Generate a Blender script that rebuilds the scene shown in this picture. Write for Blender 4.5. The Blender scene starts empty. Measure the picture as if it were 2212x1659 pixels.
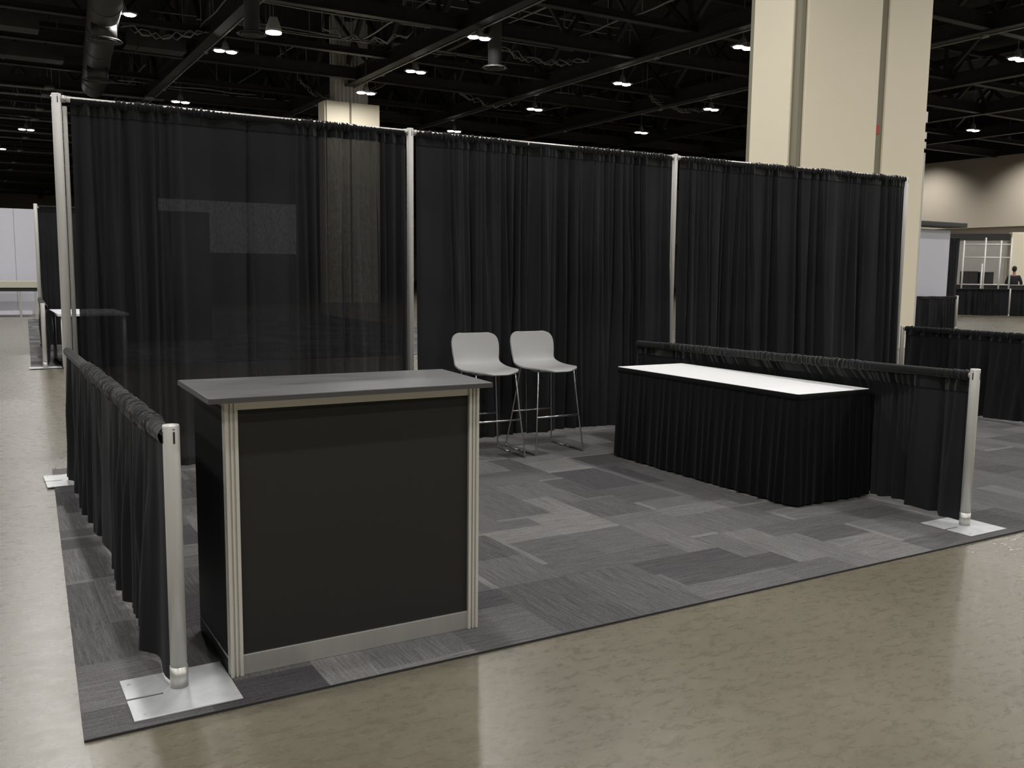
import bpy, bmesh, math, random
from mathutils import Vector, Matrix
PI = math.pi
SC = bpy.context.scene
COL = SC.collection

# ------------------------------------------------------------------ camera
def cam_axes(yaw, pitch, roll):
    cy, sy, cp, sp = math.cos(yaw), math.sin(yaw), math.cos(pitch), math.sin(pitch)
    f = Vector((sy*cp, cy*cp, sp)); r = Vector((cy, -sy, 0)); u = r.cross(f)
    c, s = math.cos(roll), math.sin(roll)
    return c*r + s*u, -s*r + c*u, f
CAM_POS = Vector((-.5349, -6.5219, 1.3677))
CR, CU, CF = cam_axes(.5321, -.1201, .0112)
cd = bpy.data.cameras.new('camera'); cam = bpy.data.objects.new('camera', cd); COL.objects.link(cam)
cd.sensor_width = 36; cd.lens = 1993.18*36/2212; cd.clip_end = 400; cd.clip_start = .05
m = Matrix((CR, CU, -CF)).transposed().to_4x4(); m.translation = CAM_POS
cam.matrix_world = m
SC.camera = cam
SC.view_settings.view_transform = 'Standard'; SC.view_settings.look = 'None'
SC.view_settings.gamma = 1; SC.view_settings.use_curve_mapping = False
SC.view_settings.exposure = 0.30
LAMP_W = 140.0
LAMP_COL = (1.0, .975, .945)
w = bpy.data.worlds.new('world'); SC.world = w; w.use_nodes = True
w.node_tree.nodes['Background'].inputs[0].default_value = (.9, .95, 1, 1)
w.node_tree.nodes['Background'].inputs[1].default_value = .012

# ------------------------------------------------------------------ materials
class NT:
    def __init__(s, name):
        s.m = bpy.data.materials.new(name); s.m.use_nodes = True
        s.t = s.m.node_tree; s.b = s.t.nodes['Principled BSDF']; s.out = s.t.nodes['Material Output']
    def n(s, typ, **kw):
        nd = s.t.nodes.new(typ)
        for k, v in kw.items():
            if k.startswith('i_'):
                key = k[2:]; key = int(key) if key.isdigit() else key
                nd.inputs[key].default_value = v
            else: setattr(nd, k, v)
        return nd
    def l(s, a, b): s.t.links.new(a, b)
    def set(s, **kw):
        for k, v in kw.items():
            s.b.inputs[k.replace('_', ' ')].default_value = v
        return s
    def ramp(s, fac, stops, interp='LINEAR'):
        r = s.n('ShaderNodeValToRGB'); r.color_ramp.interpolation = interp
        e = r.color_ramp.elements
        while len(e) < len(stops): e.new(.5)
        for el, (p, c) in zip(e, stops):
            el.position = p; el.color = (c[0], c[1], c[2], 1) if not isinstance(c, (int, float)) else (c, c, c, 1)
        s.l(fac, r.inputs[0]); return r.outputs[0]
    def bump(s, h, strength=.2, dist=.01):
        b = s.n('ShaderNodeBump'); b.inputs['Strength'].default_value = strength; b.inputs['Distance'].default_value = dist
        s.l(h, b.inputs['Height']); s.l(b.outputs[0], s.b.inputs['Normal'])
def c4(c): return (c[0], c[1], c[2], 1)
def simple(name, col, rough=.5, metal=0, noise=0, scale=8, stretch=None, bump=0, spec=None):
    t = NT(name); t.set(Roughness=rough, Metallic=metal)
    t.b.inputs['Base Color'].default_value = c4(col)
    if spec is not None: t.b.inputs['Specular IOR Level'].default_value = spec
    if noise or bump:
        tc = t.n('ShaderNodeTexCoord'); mp = t.n('ShaderNodeMapping'); t.l(tc.outputs['Object'], mp.inputs[0])
        if stretch: mp.inputs['Scale'].default_value = stretch
        nz = t.n('ShaderNodeTexNoise', i_Scale=scale, i_Detail=5.0, i_Roughness=.6); t.l(mp.outputs[0], nz.inputs['Vector'])
        if noise:
            t.l(t.ramp(nz.outputs[0], [(.25, [x*(1-noise) for x in col]), (.75, [min(1, x*(1+noise)) for x in col])]), t.b.inputs['Base Color'])
        if bump: t.bump(nz.outputs[0], bump, .002)
    return t.m
def fabric(name, col, sheer=0.0, sheen=.04):
    t = NT(name); t.set(Roughness=.92); t.b.inputs['Specular IOR Level'].default_value = .12
    t.b.inputs['Sheen Weight'].default_value = sheen; t.b.inputs['Sheen Roughness'].default_value = .5
    tc = t.n('ShaderNodeTexCoord')
    nz = t.n('ShaderNodeTexNoise', i_Scale=1.6, i_Detail=4.0); t.l(tc.outputs['Object'], nz.inputs['Vector'])
    t.l(t.ramp(nz.outputs[0], [(.3, [x*.82 for x in col]), (.7, [x*1.18 for x in col])]), t.b.inputs['Base Color'])
    n2 = t.n('ShaderNodeTexNoise', i_Scale=260.0, i_Detail=2.0); t.l(tc.outputs['Object'], n2.inputs['Vector'])
    t.bump(n2.outputs[0], .25, .001)
    if sheer:
        tr = t.n('ShaderNodeBsdfTransparent'); mx = t.n('ShaderNodeMixShader')
        n3 = t.n('ShaderNodeTexNoise', i_Scale=110.0, i_Detail=3.0, i_Roughness=.8)
        mp = t.n('ShaderNodeMapping'); mp.inputs['Scale'].default_value = (1, 1, .35)
        t.l(tc.outputs['Object'], mp.inputs[0]); t.l(mp.outputs[0], n3.inputs['Vector'])
        t.l(t.ramp(n3.outputs[0], [(.35, sheer*.45), (.65, sheer*1.55)]), mx.inputs[0])
        t.l(t.b.outputs[0], mx.inputs[1]); t.l(tr.outputs[0], mx.inputs[2]); t.l(mx.outputs[0], t.out.inputs[0])
    return t.m
def emis(name, col, s):
    t = NT(name); t.b.inputs['Base Color'].default_value = (.8, .8, .8, 1)
    t.b.inputs['Emission Color'].default_value = c4(col); t.b.inputs['Emission Strength'].default_value = s
    return t.m

M = {}
M['drape'] = fabric('black_drape_cloth', (.0155, .0163, .0182))
M['pocket'] = fabric('black_rod_pocket_cloth', (.005, .005, .0055), sheen=.2)
M['sleeve'] = fabric('gathered_black_sleeve_cloth', (.022, .022, .0235), sheen=.12)
M['sheer'] = fabric('sheer_black_drape_cloth', (.0155, .0163, .0182), .032)
M['sheer_low'] = fabric('slightly_sheer_black_drape_cloth', (.0155, .0163, .0182), .006)
M['skirt'] = fabric('black_skirt_cloth', (.0034, .0034, .004))
M['alum'] = simple('satin_aluminium', (.52, .51, .48), .38, .7, .05, 30, (1, 1, .05))
M['alum_white'] = simple('pale_anodised_aluminium', (.60, .59, .56), .42, .3, .04, 30, (1, 1, .05))
M['alum_cream'] = simple('warm_aluminium_profile', (.66, .64, .58), .36, .45)
M['galv'] = simple('galvanised_steel_plate', (.55, .565, .575), .42, .3, .14, 14, None, .1)
M['slot'] = simple('dark_slot', (.02, .02, .02), .7)
M['chrome'] = simple('chromed_steel_rod', (.60, .60, .60), .27, 1)
M['seat'] = simple('light_grey_moulded_plastic', (.36, .358, .352), .42, 0, .02, 5, None, .03)
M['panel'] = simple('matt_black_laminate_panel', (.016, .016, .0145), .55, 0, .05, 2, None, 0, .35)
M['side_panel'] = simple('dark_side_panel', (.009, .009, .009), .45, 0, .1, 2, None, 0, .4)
M['white_top'] = simple('white_laminate', (.93, .93, .93), .4)
M['paint_black'] = simple('black_painted_steel', (.010, .010, .0105), .6, 0, .3, 3)
M['paint_dark'] = simple('dark_grey_painted_steel', (.022, .0215, .021), .55, 0, .35, 3)
M['duct'] = simple('dark_grey_duct_metal', (.050, .048, .045), .5, .2, .2, 2)
M['pipe'] = simple('grey_conduit_metal', (.22, .22, .215), .35, .5, .3, 2)
M['deck'] = simple('black_roof_deck', (.010, .010, .0105), .8, 0, .4, .4, (1, 8, 1))
M['housing'] = simple('lamp_housing_metal', (.28, .28, .27), .4, .3)
M['lens'] = emis('lit_lens', (1, .97, .92), 14)
M['lens_soft'] = emis('lit_shade_rim', (1, .95, .85), 3.5)
M['shade'] = simple('white_enamel_shade', (.5, .5, .48), .4)
M['wall_beige'] = simple('beige_painted_wall', (.50, .44, .355), .75, 0, .04, .3)
M['col_panel'] = simple('cream_column_cladding', (.80, .725, .56), .6, 0, .03, .5)
M['col_core'] = simple('olive_grey_recess', (.24, .22, .16), .7)
M['concrete_raw'] = simple('pale_ribbed_concrete', (.55, .53, .50), .8, 0, .12, 3)
M['white_panel'] = simple('white_hard_panel', (.60, .60, .66), .5, 0, .02, 1)
M['cream'] = simple('cream_ledge', (.5, .48, .39), .6)
M['red'] = simple('red_tag', (.45, .05, .04), .6)
M['dark_void'] = simple('dark_signboard', (.045, .048, .045), .6)
M['grey_back'] = simple('grey_partition', (.33, .31, .28), .7, 0, .15, 1)

def laminate_top():
    t = NT('dark_grey_woodgrain_laminate'); t.set(Roughness=.32)
    tc = t.n('ShaderNodeTexCoord'); mp = t.n('ShaderNodeMapping'); mp.inputs['Scale'].default_value = (1.2, 14, 1)
    t.l(tc.outputs['Object'], mp.inputs[0])
    nz = t.n('ShaderNodeTexNoise', i_Scale=4.0, i_Detail=8.0, i_Roughness=.65); t.l(mp.outputs[0], nz.inputs['Vector'])
    t.l(t.ramp(nz.outputs[0], [(.3, (.068, .068, .070)), (.7, (.112, .111, .110))]), t.b.inputs['Base Color'])
    t.l(t.ramp(nz.outputs[0], [(.3, .28), (.7, .40)]), t.b.inputs['Roughness'])
    return t.m
M['laminate'] = laminate_top()
M['laminate_edge'] = simple('dark_laminate_edge_band', (.055, .052, .05), .45)

def concrete():
    t = NT('polished_tan_concrete')
    tc = t.n('ShaderNodeTexCoord'); P = tc.outputs['Object']
    big = t.n('ShaderNodeTexNoise', i_Scale=.55, i_Detail=5.0, i_Roughness=.6); t.l(P, big.inputs['Vector'])
    mp = t.n('ShaderNodeMapping'); mp.inputs['Scale'].default_value = (1, 2.2, 1); mp.inputs['Rotation'].default_value = (0, 0, .5); t.l(P, mp.inputs[0])
    mid = t.n('ShaderNodeTexNoise', i_Scale=11.0, i_Detail=10.0, i_Roughness=.78, i_Distortion=.4); t.l(mp.outputs[0], mid.inputs['Vector'])
    vein = t.n('ShaderNodeTexNoise', i_Scale=26.0, i_Detail=6.0, i_Roughness=.7, i_Distortion=1.2); t.l(mp.outputs[0], vein.inputs['Vector'])
    cA = t.ramp(big.outputs[0], [(.3, (.112, .099, .070)), (.7, (.168, .151, .113))])
    cB = t.ramp(mid.outputs[0], [(.28, .80), (.5, .99), (.75, 1.16)])
    mu = t.n('ShaderNodeMixRGB', blend_type='MULTIPLY', i_0=1.0); t.l(cA, mu.inputs[1]); t.l(cB, mu.inputs[2])
    cC = t.ramp(vein.outputs[0], [(.56, 0), (.66, .5), (.74, 1)])
    ad = t.n('ShaderNodeMixRGB', blend_type='MIX'); ad.inputs[2].default_value = (.33, .29, .20, 1)
    ml = t.n('ShaderNodeMath', operation='MULTIPLY', i_1=.42); t.l(cC, ml.inputs[0]); t.l(ml.outputs[0], ad.inputs[0]); t.l(mu.outputs[0], ad.inputs[1])
    # paler slab left of the joint, its brighter lighting painted in as well
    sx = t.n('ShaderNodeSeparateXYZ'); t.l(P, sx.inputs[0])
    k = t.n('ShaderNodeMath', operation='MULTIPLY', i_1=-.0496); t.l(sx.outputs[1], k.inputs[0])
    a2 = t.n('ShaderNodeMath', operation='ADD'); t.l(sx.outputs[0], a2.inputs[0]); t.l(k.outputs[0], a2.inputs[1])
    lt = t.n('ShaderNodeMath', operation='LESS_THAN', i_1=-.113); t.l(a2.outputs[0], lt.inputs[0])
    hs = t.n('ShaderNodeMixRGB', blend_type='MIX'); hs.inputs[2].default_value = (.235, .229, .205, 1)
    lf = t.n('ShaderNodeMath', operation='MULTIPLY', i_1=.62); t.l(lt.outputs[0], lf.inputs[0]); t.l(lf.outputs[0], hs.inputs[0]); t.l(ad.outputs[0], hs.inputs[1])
    # saw-cut joints: along y at the booth edge, plus one crossing
    ab = t.n('ShaderNodeMath', operation='ADD', i_1=.113); t.l(a2.outputs[0], ab.inputs[0])
    aa = t.n('ShaderNodeMath', operation='ABSOLUTE'); t.l(ab.outputs[0], aa.inputs[0])
    j1 = t.n('ShaderNodeMath', operation='LESS_THAN', i_1=.0035); t.l(aa.outputs[0], j1.inputs[0])
    ky = t.n('ShaderNodeMath', operation='MULTIPLY_ADD', i_1=-.77, i_2=3.15); t.l(sx.outputs[0], ky.inputs[0])
    s2 = t.n('ShaderNodeMath', operation='ADD'); t.l(sx.outputs[1], s2.inputs[0]); t.l(ky.outputs[0], s2.inputs[1])
    s3 = t.n('ShaderNodeMath', operation='ABSOLUTE'); t.l(s2.outputs[0], s3.inputs[0])
    j2 = t.n('ShaderNodeMath', operation='LESS_THAN', i_1=.0035); t.l(s3.outputs[0], j2.inputs[0])
    j2b = t.n('ShaderNodeMath', operation='MULTIPLY'); t.l(j2.outputs[0], j2b.inputs[0]); t.l(lt.outputs[0], j2b.inputs[1])
    jm = t.n('ShaderNodeMath', operation='MAXIMUM'); t.l(j1.outputs[0], jm.inputs[0]); t.l(j2b.outputs[0], jm.inputs[1])
    jf = t.n('ShaderNodeMath', operation='MULTIPLY', i_1=.45); t.l(jm.outputs[0], jf.inputs[0])
    fin = t.n('ShaderNodeMixRGB', blend_type='MIX'); fin.inputs[2].default_value = (.10, .09, .07, 1)
    t.l(jf.outputs[0], fin.inputs[0]); t.l(hs.outputs[0], fin.inputs[1]); t.l(fin.outputs[0], t.b.inputs['Base Color'])
    t.l(t.ramp(mid.outputs[0], [(.3, .22), (.7, .36)]), t.b.inputs['Roughness'])
    t.b.inputs['Specular IOR Level'].default_value = .5
    t.bump(mid.outputs[0], .10, .004)
    return t.m
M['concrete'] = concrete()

def carpet_mat():
    t = NT('grey_striated_carpet_tiles'); t.set(Roughness=.95); t.b.inputs['Specular IOR Level'].default_value = .1
    tone = t.n('ShaderNodeAttribute', attribute_name='tone'); dr = t.n('ShaderNodeAttribute', attribute_name='grain')
    tc = t.n('ShaderNodeTexCoord'); P = tc.outputs['Object']
    outs = []
    for sc in ((1.5, 34, 1), (34, 1.5, 1)):
        mp = t.n('ShaderNodeMapping'); mp.inputs['Scale'].default_value = sc; t.l(P, mp.inputs[0])
        nz = t.n('ShaderNodeTexNoise', i_Scale=3.2, i_Detail=5.0, i_Roughness=.75, i_Distortion=.35); t.l(mp.outputs[0], nz.inputs['Vector']); outs.append(nz.outputs[0])
    mx = t.n('ShaderNodeMix'); mx.data_type = 'FLOAT'; t.l(dr.outputs['Fac'], mx.inputs[0]); t.l(outs[0], mx.inputs[2]); t.l(outs[1], mx.inputs[3])
    st = t.ramp(mx.outputs[0], [(.30, .62), (.5, 1.0), (.70, 1.42)])
    base = t.ramp(tone.outputs['Fac'], [(0, (.058, .056, .059)), (.5, (.101, .098, .100)), (1, (.172, .167, .165))])
    mu = t.n('ShaderNodeMixRGB', blend_type='MULTIPLY', i_0=1.0); t.l(base, mu.inputs[1]); t.l(st, mu.inputs[2])
    fz = t.n('ShaderNodeTexNoise', i_Scale=190.0, i_Detail=2.0); t.l(P, fz.inputs['Vector'])
    m2 = t.n('ShaderNodeMixRGB', blend_type='MULTIPLY', i_0=1.0); t.l(mu.outputs[0], m2.inputs[1]); t.l(t.ramp(fz.outputs[0], [(.3, .78), (.7, 1.22)]), m2.inputs[2])
    t.l(m2.outputs[0], t.b.inputs['Base Color']); t.bump(fz.outputs[0], .3, .003)
    return t.m
M['carpet'] = carpet_mat()

# ------------------------------------------------------------------ mesh helpers
def bm_new(): return bmesh.new()
def add_box(bm, x0, x1, y0, y1, z0, z1, mi=0):
    vs = [bm.verts.new((x, y, z)) for z in (z0, z1) for (x, y) in ((x0, y0), (x1, y0), (x1, y1), (x0, y1))]
    for q in ((0, 3, 2, 1), (4, 5, 6, 7), (0, 1, 5, 4), (1, 2, 6, 5), (2, 3, 7, 6), (3, 0, 4, 7)):
        f = bm.faces.new([vs[i] for i in q]); f.material_index = mi
def add_prism(bm, pts, z0, z1):
    n = len(pts)
    a = [bm.verts.new((p[0], p[1], z0)) for p in pts]; b = [bm.verts.new((p[0], p[1], z1)) for p in pts]
    bm.faces.new(list(reversed(a))); bm.faces.new(b)
    for i in range(n): bm.faces.new((a[i], a[(i+1) % n], b[(i+1) % n], b[i]))
def frame_for(d):
    d = d.normalized(); up = Vector((0, 0, 1)) if abs(d.z) < .95 else Vector((1, 0, 0))
    s = d.cross(up).normalized(); return s, s.cross(d).normalized()
def add_tube(bm, pts, r, n=12, cap=True):
    pts = [Vector(p) for p in pts]; rings = []
    s = None
    for i, p in enumerate(pts):
        d = (pts[min(i+1, len(pts)-1)] - pts[max(i-1, 0)])
        if s is None: s, t = frame_for(d)
        else:
            dn = d.normalized(); s = (s - dn*s.dot(dn)).normalized(); t = s.cross(dn).normalized()
        rr = r[i] if isinstance(r, (list, tuple)) else r
        rings.append([bm.verts.new(p + rr*(math.cos(2*PI*k/n)*s + math.sin(2*PI*k/n)*t)) for k in range(n)])
    for a, b in zip(rings, rings[1:]):
        for k in range(n): bm.faces.new((a[k], a[(k+1) % n], b[(k+1) % n], b[k]))
    if cap: bm.faces.new(list(reversed(rings[0]))); bm.faces.new(rings[-1])
def add_bar(bm, p, q, wd, ht):
    p, q = Vector(p), Vector(q); d = q-p; s, t = frame_for(d); c = []
    for e in (p, q):
        c.append([bm.verts.new(e + a*wd/2*s + b*ht/2*t) for a, b in ((-1, -1), (1, -1), (1, 1), (-1, 1))])
    for k in range(4): bm.faces.new((c[0][k], c[0][(k+1) % 4], c[1][(k+1) % 4], c[1][k]))
    bm.faces.new(list(reversed(c[0]))); bm.faces.new(c[1])
def obj(name, bm, mat, parent=None, smooth=False, bevel=0, loc=None):
    bmesh.ops.recalc_face_normals(bm, faces=bm.faces)
    me = bpy.data.meshes.new(name); bm.to_mesh(me); bm.free()
    for mm in (mat if isinstance(mat, (list, tuple)) else [mat]): me.materials.append(mm)
    if smooth:
        for p in me.polygons: p.use_smooth = True
    o = bpy.data.objects.new(name, me); COL.objects.link(o)
    if parent: o.parent = parent
    if loc: o.location = loc
    if bevel:
        b = o.modifiers.new('bevel', 'BEVEL'); b.width = bevel; b.segments = 2; b.limit_method = 'ANGLE'; b.angle_limit = .6
    return o
def tag(o, label, cat, group=None, kind=None):
    if label: o['label'] = label
    if cat: o['category'] = cat
    if group: o['group'] = group
    if kind: o['kind'] = kind
    return o
def thing(name, label, cat, loc=(0, 0, 0), rotz=0, group=None):
    o = bpy.data.objects.new(name, None); COL.objects.link(o); o.location = loc; o.rotation_euler = (0, 0, rotz)
    o.empty_display_size = .1
    return tag(o, label, cat, group)
def copy_tree(o, parent=None):
    c = o.copy(); COL.objects.link(c)
    if parent: c.parent = parent
    for ch in list(o.children): copy_tree(ch, c)
    return c
def struct(name, bm, mat, **k):
    return tag(obj(name, bm, mat, **k), None, None, kind='structure')

# ------------------------------------------------------------------ the hall
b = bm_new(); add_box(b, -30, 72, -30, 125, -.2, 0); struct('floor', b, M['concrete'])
b = bm_new(); add_box(b, -30, 57, -30, 125, 12.2, 12.4); struct('ceiling', b, M['deck'])
b = bm_new(); add_box(b, -30, 72, 125, 125.3, 0, 12.4); struct('wall_back', b, M['wall_beige'])
b = bm_new(); add_box(b, -30.3, -30, -30, 125, 0, 12.4); struct('wall_left', b, M['wall_beige'])
b = bm_new(); add_box(b, -30, 72, -30.3, -30, 0, 12.4); struct('wall_front', b, M['wall_beige'])
b = bm_new(); add_box(b, 57, 57.4, -30, 125, 4.65, 9.15); struct('wall_right', b, M['wall_beige'])
b = bm_new(); add_box(b, 56.9, 57.4, -30, 125, 9.15, 12.4); struct('trim_2', b, M['paint_black'])
b = bm_new(); add_box(b, 57.4, 66, -30, 125, 4.65, 4.9); add_box(b, 57.4, 57.8, -30, 125, 4.2, 4.65); struct('trim_1', b, M['wall_beige'])
b = bm_new(); add_box(b, 66, 66.3, -30, 125, 0, 4.9); struct('wall_concourse', b, M['wall_beige'])

# roof steel -------------------------------------------------------
GX = [6.93, 13.6, 20.7, 27.45, 34.3, 41.1, 47.9]
Y0, Y1 = 8.0, 112.0
def girder(x, i):
    root = thing('roof_girder', None, 'girder', (x, 0, 0), 0, 'black roof girders running away from the booth')
    root['label'] = ['black roof girder left of the ceiling lights over the booth', 'black roof girder passing over the far beige column',
                     'black roof girder crossing left of the large near column', 'black roof girder just left of the large near column top',
                     'black roof girder right of the large near column', 'black roof girder near the right hand wall', 'black roof girder against the far right wall'][i]
    b = bm_new(); add_box(b, -.17, .17, Y0, Y1, 9.0, 9.04); add_box(b, -.03, .03, Y0, Y1, 9.04, 9.5); add_box(b, -.17, .17, Y0, Y1, 9.5, 9.54)
    obj('bottom_chord', b, M['paint_dark'], root)
    b = bm_new(); add_box(b, -.15, .15, Y0, Y1, 11.6, 11.9); obj('top_chord', b, M['paint_black'], root)
    b = bm_new(); y = Y0+1
    while y < Y1-5:
        add_bar(b, (0, y, 9.5), (0, y+2.27, 11.6), .16, .16); add_bar(b, (0, y+2.27, 11.6), (0, y+4.55, 9.5), .16, .16)
        add_bar(b, (0, y+4.55, 9.5), (0, y+4.55, 11.6), .12, .12); y += 4.55
    obj('web', b, M['paint_dark'], root)
for i, x in enumerate(GX): girder(x, i)
ys = []
k = -1
while 20.9+9.1*k < 110:
    ys.append((20.9+9.1*k, 1)); ys.append((26.9+9.1*k, 0)); k += 1
for i, (y, main) in enumerate(ys):
    root = thing('roof_joist', None, 'joist', (0, y, 0), 0, 'black roof joists crossing the hall')
    root['label'] = 'deep black roof joist crossing the girders' if main else 'shallow black roof joist between the deep ones'
    root['group'] = 'deep black roof joists' if main else 'shallow black roof joists'
    h = .42 if main else .2; z = 9.05 if main else 9.3
    b = bm_new(); add_box(b, -14, 56.8, -.14, .14, z, z+.03); add_box(b, -14, 56.8, -.02, .02, z+.03, z+h); add_box(b, -14, 56.8, -.14, .14, z+h, z+h+.03)
    obj('beam', b, M['paint_dark'], root)
    if main:
        b = bm_new(); x = -13.0
        while x < 54: add_bar(b, (x, 0, z+h), (x+1.7, 0, 11.6), .11, .11); add_bar(b, (x+1.7, 0, 11.6), (x+3.4, 0, z+h), .11, .11); x += 3.4
        obj('web', b, M['paint_black'], root)
        b = bm_new(); add_box(b, -14, 56.8, -.12, .12, 11.6, 11.8); obj('top_chord', b, M['paint_black'], root)
R = random.Random(5)
protos = []
for ln, hz in ((6, 9.5), (10, 9.9), (16, 10.5)):
    b = bm_new(); n = 10; pts = [(-ln/2+ln*i/n, 0, .03*math.sin(i*1.3)) for i in range(n+1)]
    add_tube(b, pts, .035, 8)
    for i in range(1, n, 3): add_bar(b, (-ln/2+ln*i/n, 0, 0), (-ln/2+ln*i/n, 0, 12.19-hz), .02, .02)
    o = obj('conduit_pipe', b, M['pipe'], None, True); protos.append((o, hz))
ln_ = (6, 10, 16)
for i in range(96):
    p, hz = protos[i % 3]
    o = p if i < 3 else p.copy()
    if i >= 3: COL.objects.link(o)
    al = R.random() < .68
    y = 17+ (R.random()**1.25)*60; x = -6+R.random()*(12+y*.75)
    if not al and x < 6: x += 6
    if abs(y-20.7) < .8: y += 1.7
    if al and x-ln_[i % 3]/2 < 5 < x+ln_[i % 3]/2+2: x = 5.6+ln_[i % 3]/2
    o.location = (x, y, hz); o.rotation_euler = (0, 0, 0 if al else PI/2)
    tag(o, 'thin grey conduit pipe hung under the black roof', 'pipe', 'conduit pipes under the roof')
for y in (38.3, 40.3, 44.5, 48, 53, 56, 63, 71, 77, 88, 98):
    b = bm_new(); add_tube(b, [(-13, 0, 0), (-6, 0, .02), (0, 0, -.02), (7.5, 0, 0)], .06, 8)
    for x in (-12, -7, -2, 3, 7): add_bar(b, (x, 0, 0), (x, 0, 3.28), .02, .02); add_box(b, x-.3, x+.1, -.12, .12, -.06, .14)
    tag(obj('conduit_pipe', b, M['pipe'], None, True, 0, (0, y, 8.9)), 'long grey pipe crossing the far ceiling at the left edge', 'pipe', 'long pipes crossing the far left ceiling')
# cable bundles looped under the roof
for i, (px_, py_, ln) in enumerate(((10, 24, 3), (16, 23, 4), (24, 18.5, 5), (30, 20, 5), (18.5, 31, 4), (26, 27, 5), (34, 19, 6), (4, 27, 3), (38, 26, 6), (12, 33, 4))):
    b = bm_new()
    for q in range(3):
        n = 14; ph = R.random()*6
        add_tube(b, [(t*ln/n, .15*math.sin(ph+t*.9+q), -.35*math.sin(PI*t/n)+.12*math.sin(ph+2*t)) for t in range(n+1)], .022, 6)
    add_bar(b, (0, 0, 0), (0, 0, 2.83), .02, .02); add_bar(b, (ln, 0, 0), (ln, 0, 2.83), .02, .02)
    o = obj('cable_bundle', b, M['pipe'], None, True); o.location = (px_, py_, 9.35); o.rotation_euler = (0, 0, R.uniform(-.5, .9))
    tag(o, 'sagging grey cable bundle under the black roof', 'cable', 'cable bundles under the roof')
# ducts
droot = thing('round_duct', 'large round dark duct with two ringed diffusers, running away at the upper left', 'duct', (2.93, 19.0, 8.95), -.085)
b = bm_new(); add_tube(b, [(0, -3, 0), (0, 18, 0)], .46, 28)
for y in range(-2, 18, 3): add_tube(b, [(0, y, 0), (0, y+.10, 0)], .485, 28)
for y in range(0, 18, 6): add_bar(b, (0, y, .4), (0, y, 3.235), .02, .02)
obj('duct_body', b, M['duct'], droot, True)
for (y, x0, x1, z, lab) in ((28.4, -6, 1.9, 9.0, 'flat dark duct left of the large round duct'), (29.0, 4.6, 6.6, 9.0, 'short flat dark duct right of the large round duct'), (33.0, -6, 3.0, 9.0, 'long flat dark duct left of the large round duct, behind')):
    b = bm_new(); add_box(b, x0, x1, -.4, .4, 0, .5)
    for x in range(int(x0)+1, int(x1), 2): add_box(b, x, x+.06, -.43, .43, -.03, .53); add_bar(b, (x, 0, .5), (x, 0, 12.19-z), .02, .02)
    o = obj('flat_duct', b, M['duct'], None, False, 0, (0, y, z)); tag(o, lab, 'duct', 'flat ducts at the left')
def ringset(b, r, cx=0, cy=0, cz=0):
    for rr in (r, r*.72, r*.45):
        prof = ((rr, 0), (rr-.07, .05), (rr-.08, .04), (rr-.01, -.012)); n = 32; rings = []
        for (a, zz) in prof: rings.append([b.verts.new((cx+a*math.cos(2*PI*k/n), cy+a*math.sin(2*PI*k/n), cz+zz)) for k in range(n)])
        for q in range(4):
            A, B = rings[q], rings[(q+1) % 4]
            for k in range(n): b.faces.new((A[k], A[(k+1) % n], B[(k+1) % n], B[k]))
def diffuser(x, y, z, lab, r=.42):
    root = thing('ceiling_diffuser', lab, 'air diffuser', (x, y, z), 0, 'round air diffusers under the roof')
    b = bm_new(); add_tube(b, [(0, 0, .03), (0, 0, 12.2-z)], .22, 24); obj('drop_pipe', b, M['paint_dark'], root, True)
    b = bm_new(); ringset(b, r); obj('rings', b, M['duct'], root, True)
for yy in (5.6, 12.2):
    b = bm_new(); add_tube(b, [(0, yy, -.3), (0, yy, -.78)], .36, 24); o = obj('diffuser_neck', b, M['duct'], droot, True)
    b = bm_new(); ringset(b, .52, 0, yy, -.80); obj('diffuser_rings', b, M['duct'], droot, True)
diffuser(14.7, 20.7, 8.0, 'round ringed diffuser left of the tall roof bracing, above the middle drape')
diffuser(6.8, 20.7, 8.0, 'round ringed diffuser beside the single shaded lamp')
for (x, lab) in ((13.85, 'long pipe following the girder over the far column'), (20.95, 'long pipe following the girder left of the near column'), (7.15, 'long pipe following the girder over the left drape'), (27.7, 'long pipe following the girder right of the near column')):
    b = bm_new(); add_tube(b, [(0, y, 0) for y in range(10, 100, 6)], .035, 8)
    for y in range(12, 98, 8): add_box(b, -.06, .06, y, y+.25, -.06, .10)
    tag(obj('conduit_pipe', b, M['pipe'], None, True, 0, (x, 0, 8.99)), lab, 'pipe')

# ceiling lights ----------------------------------------------------
def in_frame(p, m=60):
    d = Vector(p)-CAM_POS; z = d.dot(CF)
    if z <= .5: return False
    u = 1106+1993.18*d.dot(CR)/z; v = 829.5-1993.18*d.dot(CU)/z
    return -m < u < 2212+m and -m < v < 1659+m
def make_lamp():
    root = thing('ceiling_light', 'x', 'ceiling light', (0, 0, 8.6), 0, 'twin lens ceiling lights')
    b = bm_new(); add_tube(b, [(0, 0, .38), (0, 0, 3.2)], .012, 8); obj('stem', b, M['housing'], root)
    b = bm_new(); add_tube(b, [(0, 0, .10), (0, 0, .16), (0, 0, .30), (0, 0, .38)], [.10, .13, .09, .03], 16); add_box(b, -.40, .40, -.16, .16, .03, .08); obj('housing', b, M['housing'], root)
    for s in (-1, 1):
        b = bm_new(); add_tube(b, [(s*.2, 0, .0), (s*.2, 0, .02), (s*.2, 0, .035)], [.15, .17, .17], 20); obj('lens', b, M['lens'], root, True)
    return root
lightdata = bpy.data.lights.new('downlight', 'AREA'); lightdata.shape = 'DISK'; lightdata.size = .34; lightdata.energy = LAMP_W; lightdata.color = LAMP_COL
lighthalf = lightdata.copy(); lighthalf.size = .31; lighthalf.energy = LAMP_W/2
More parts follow.
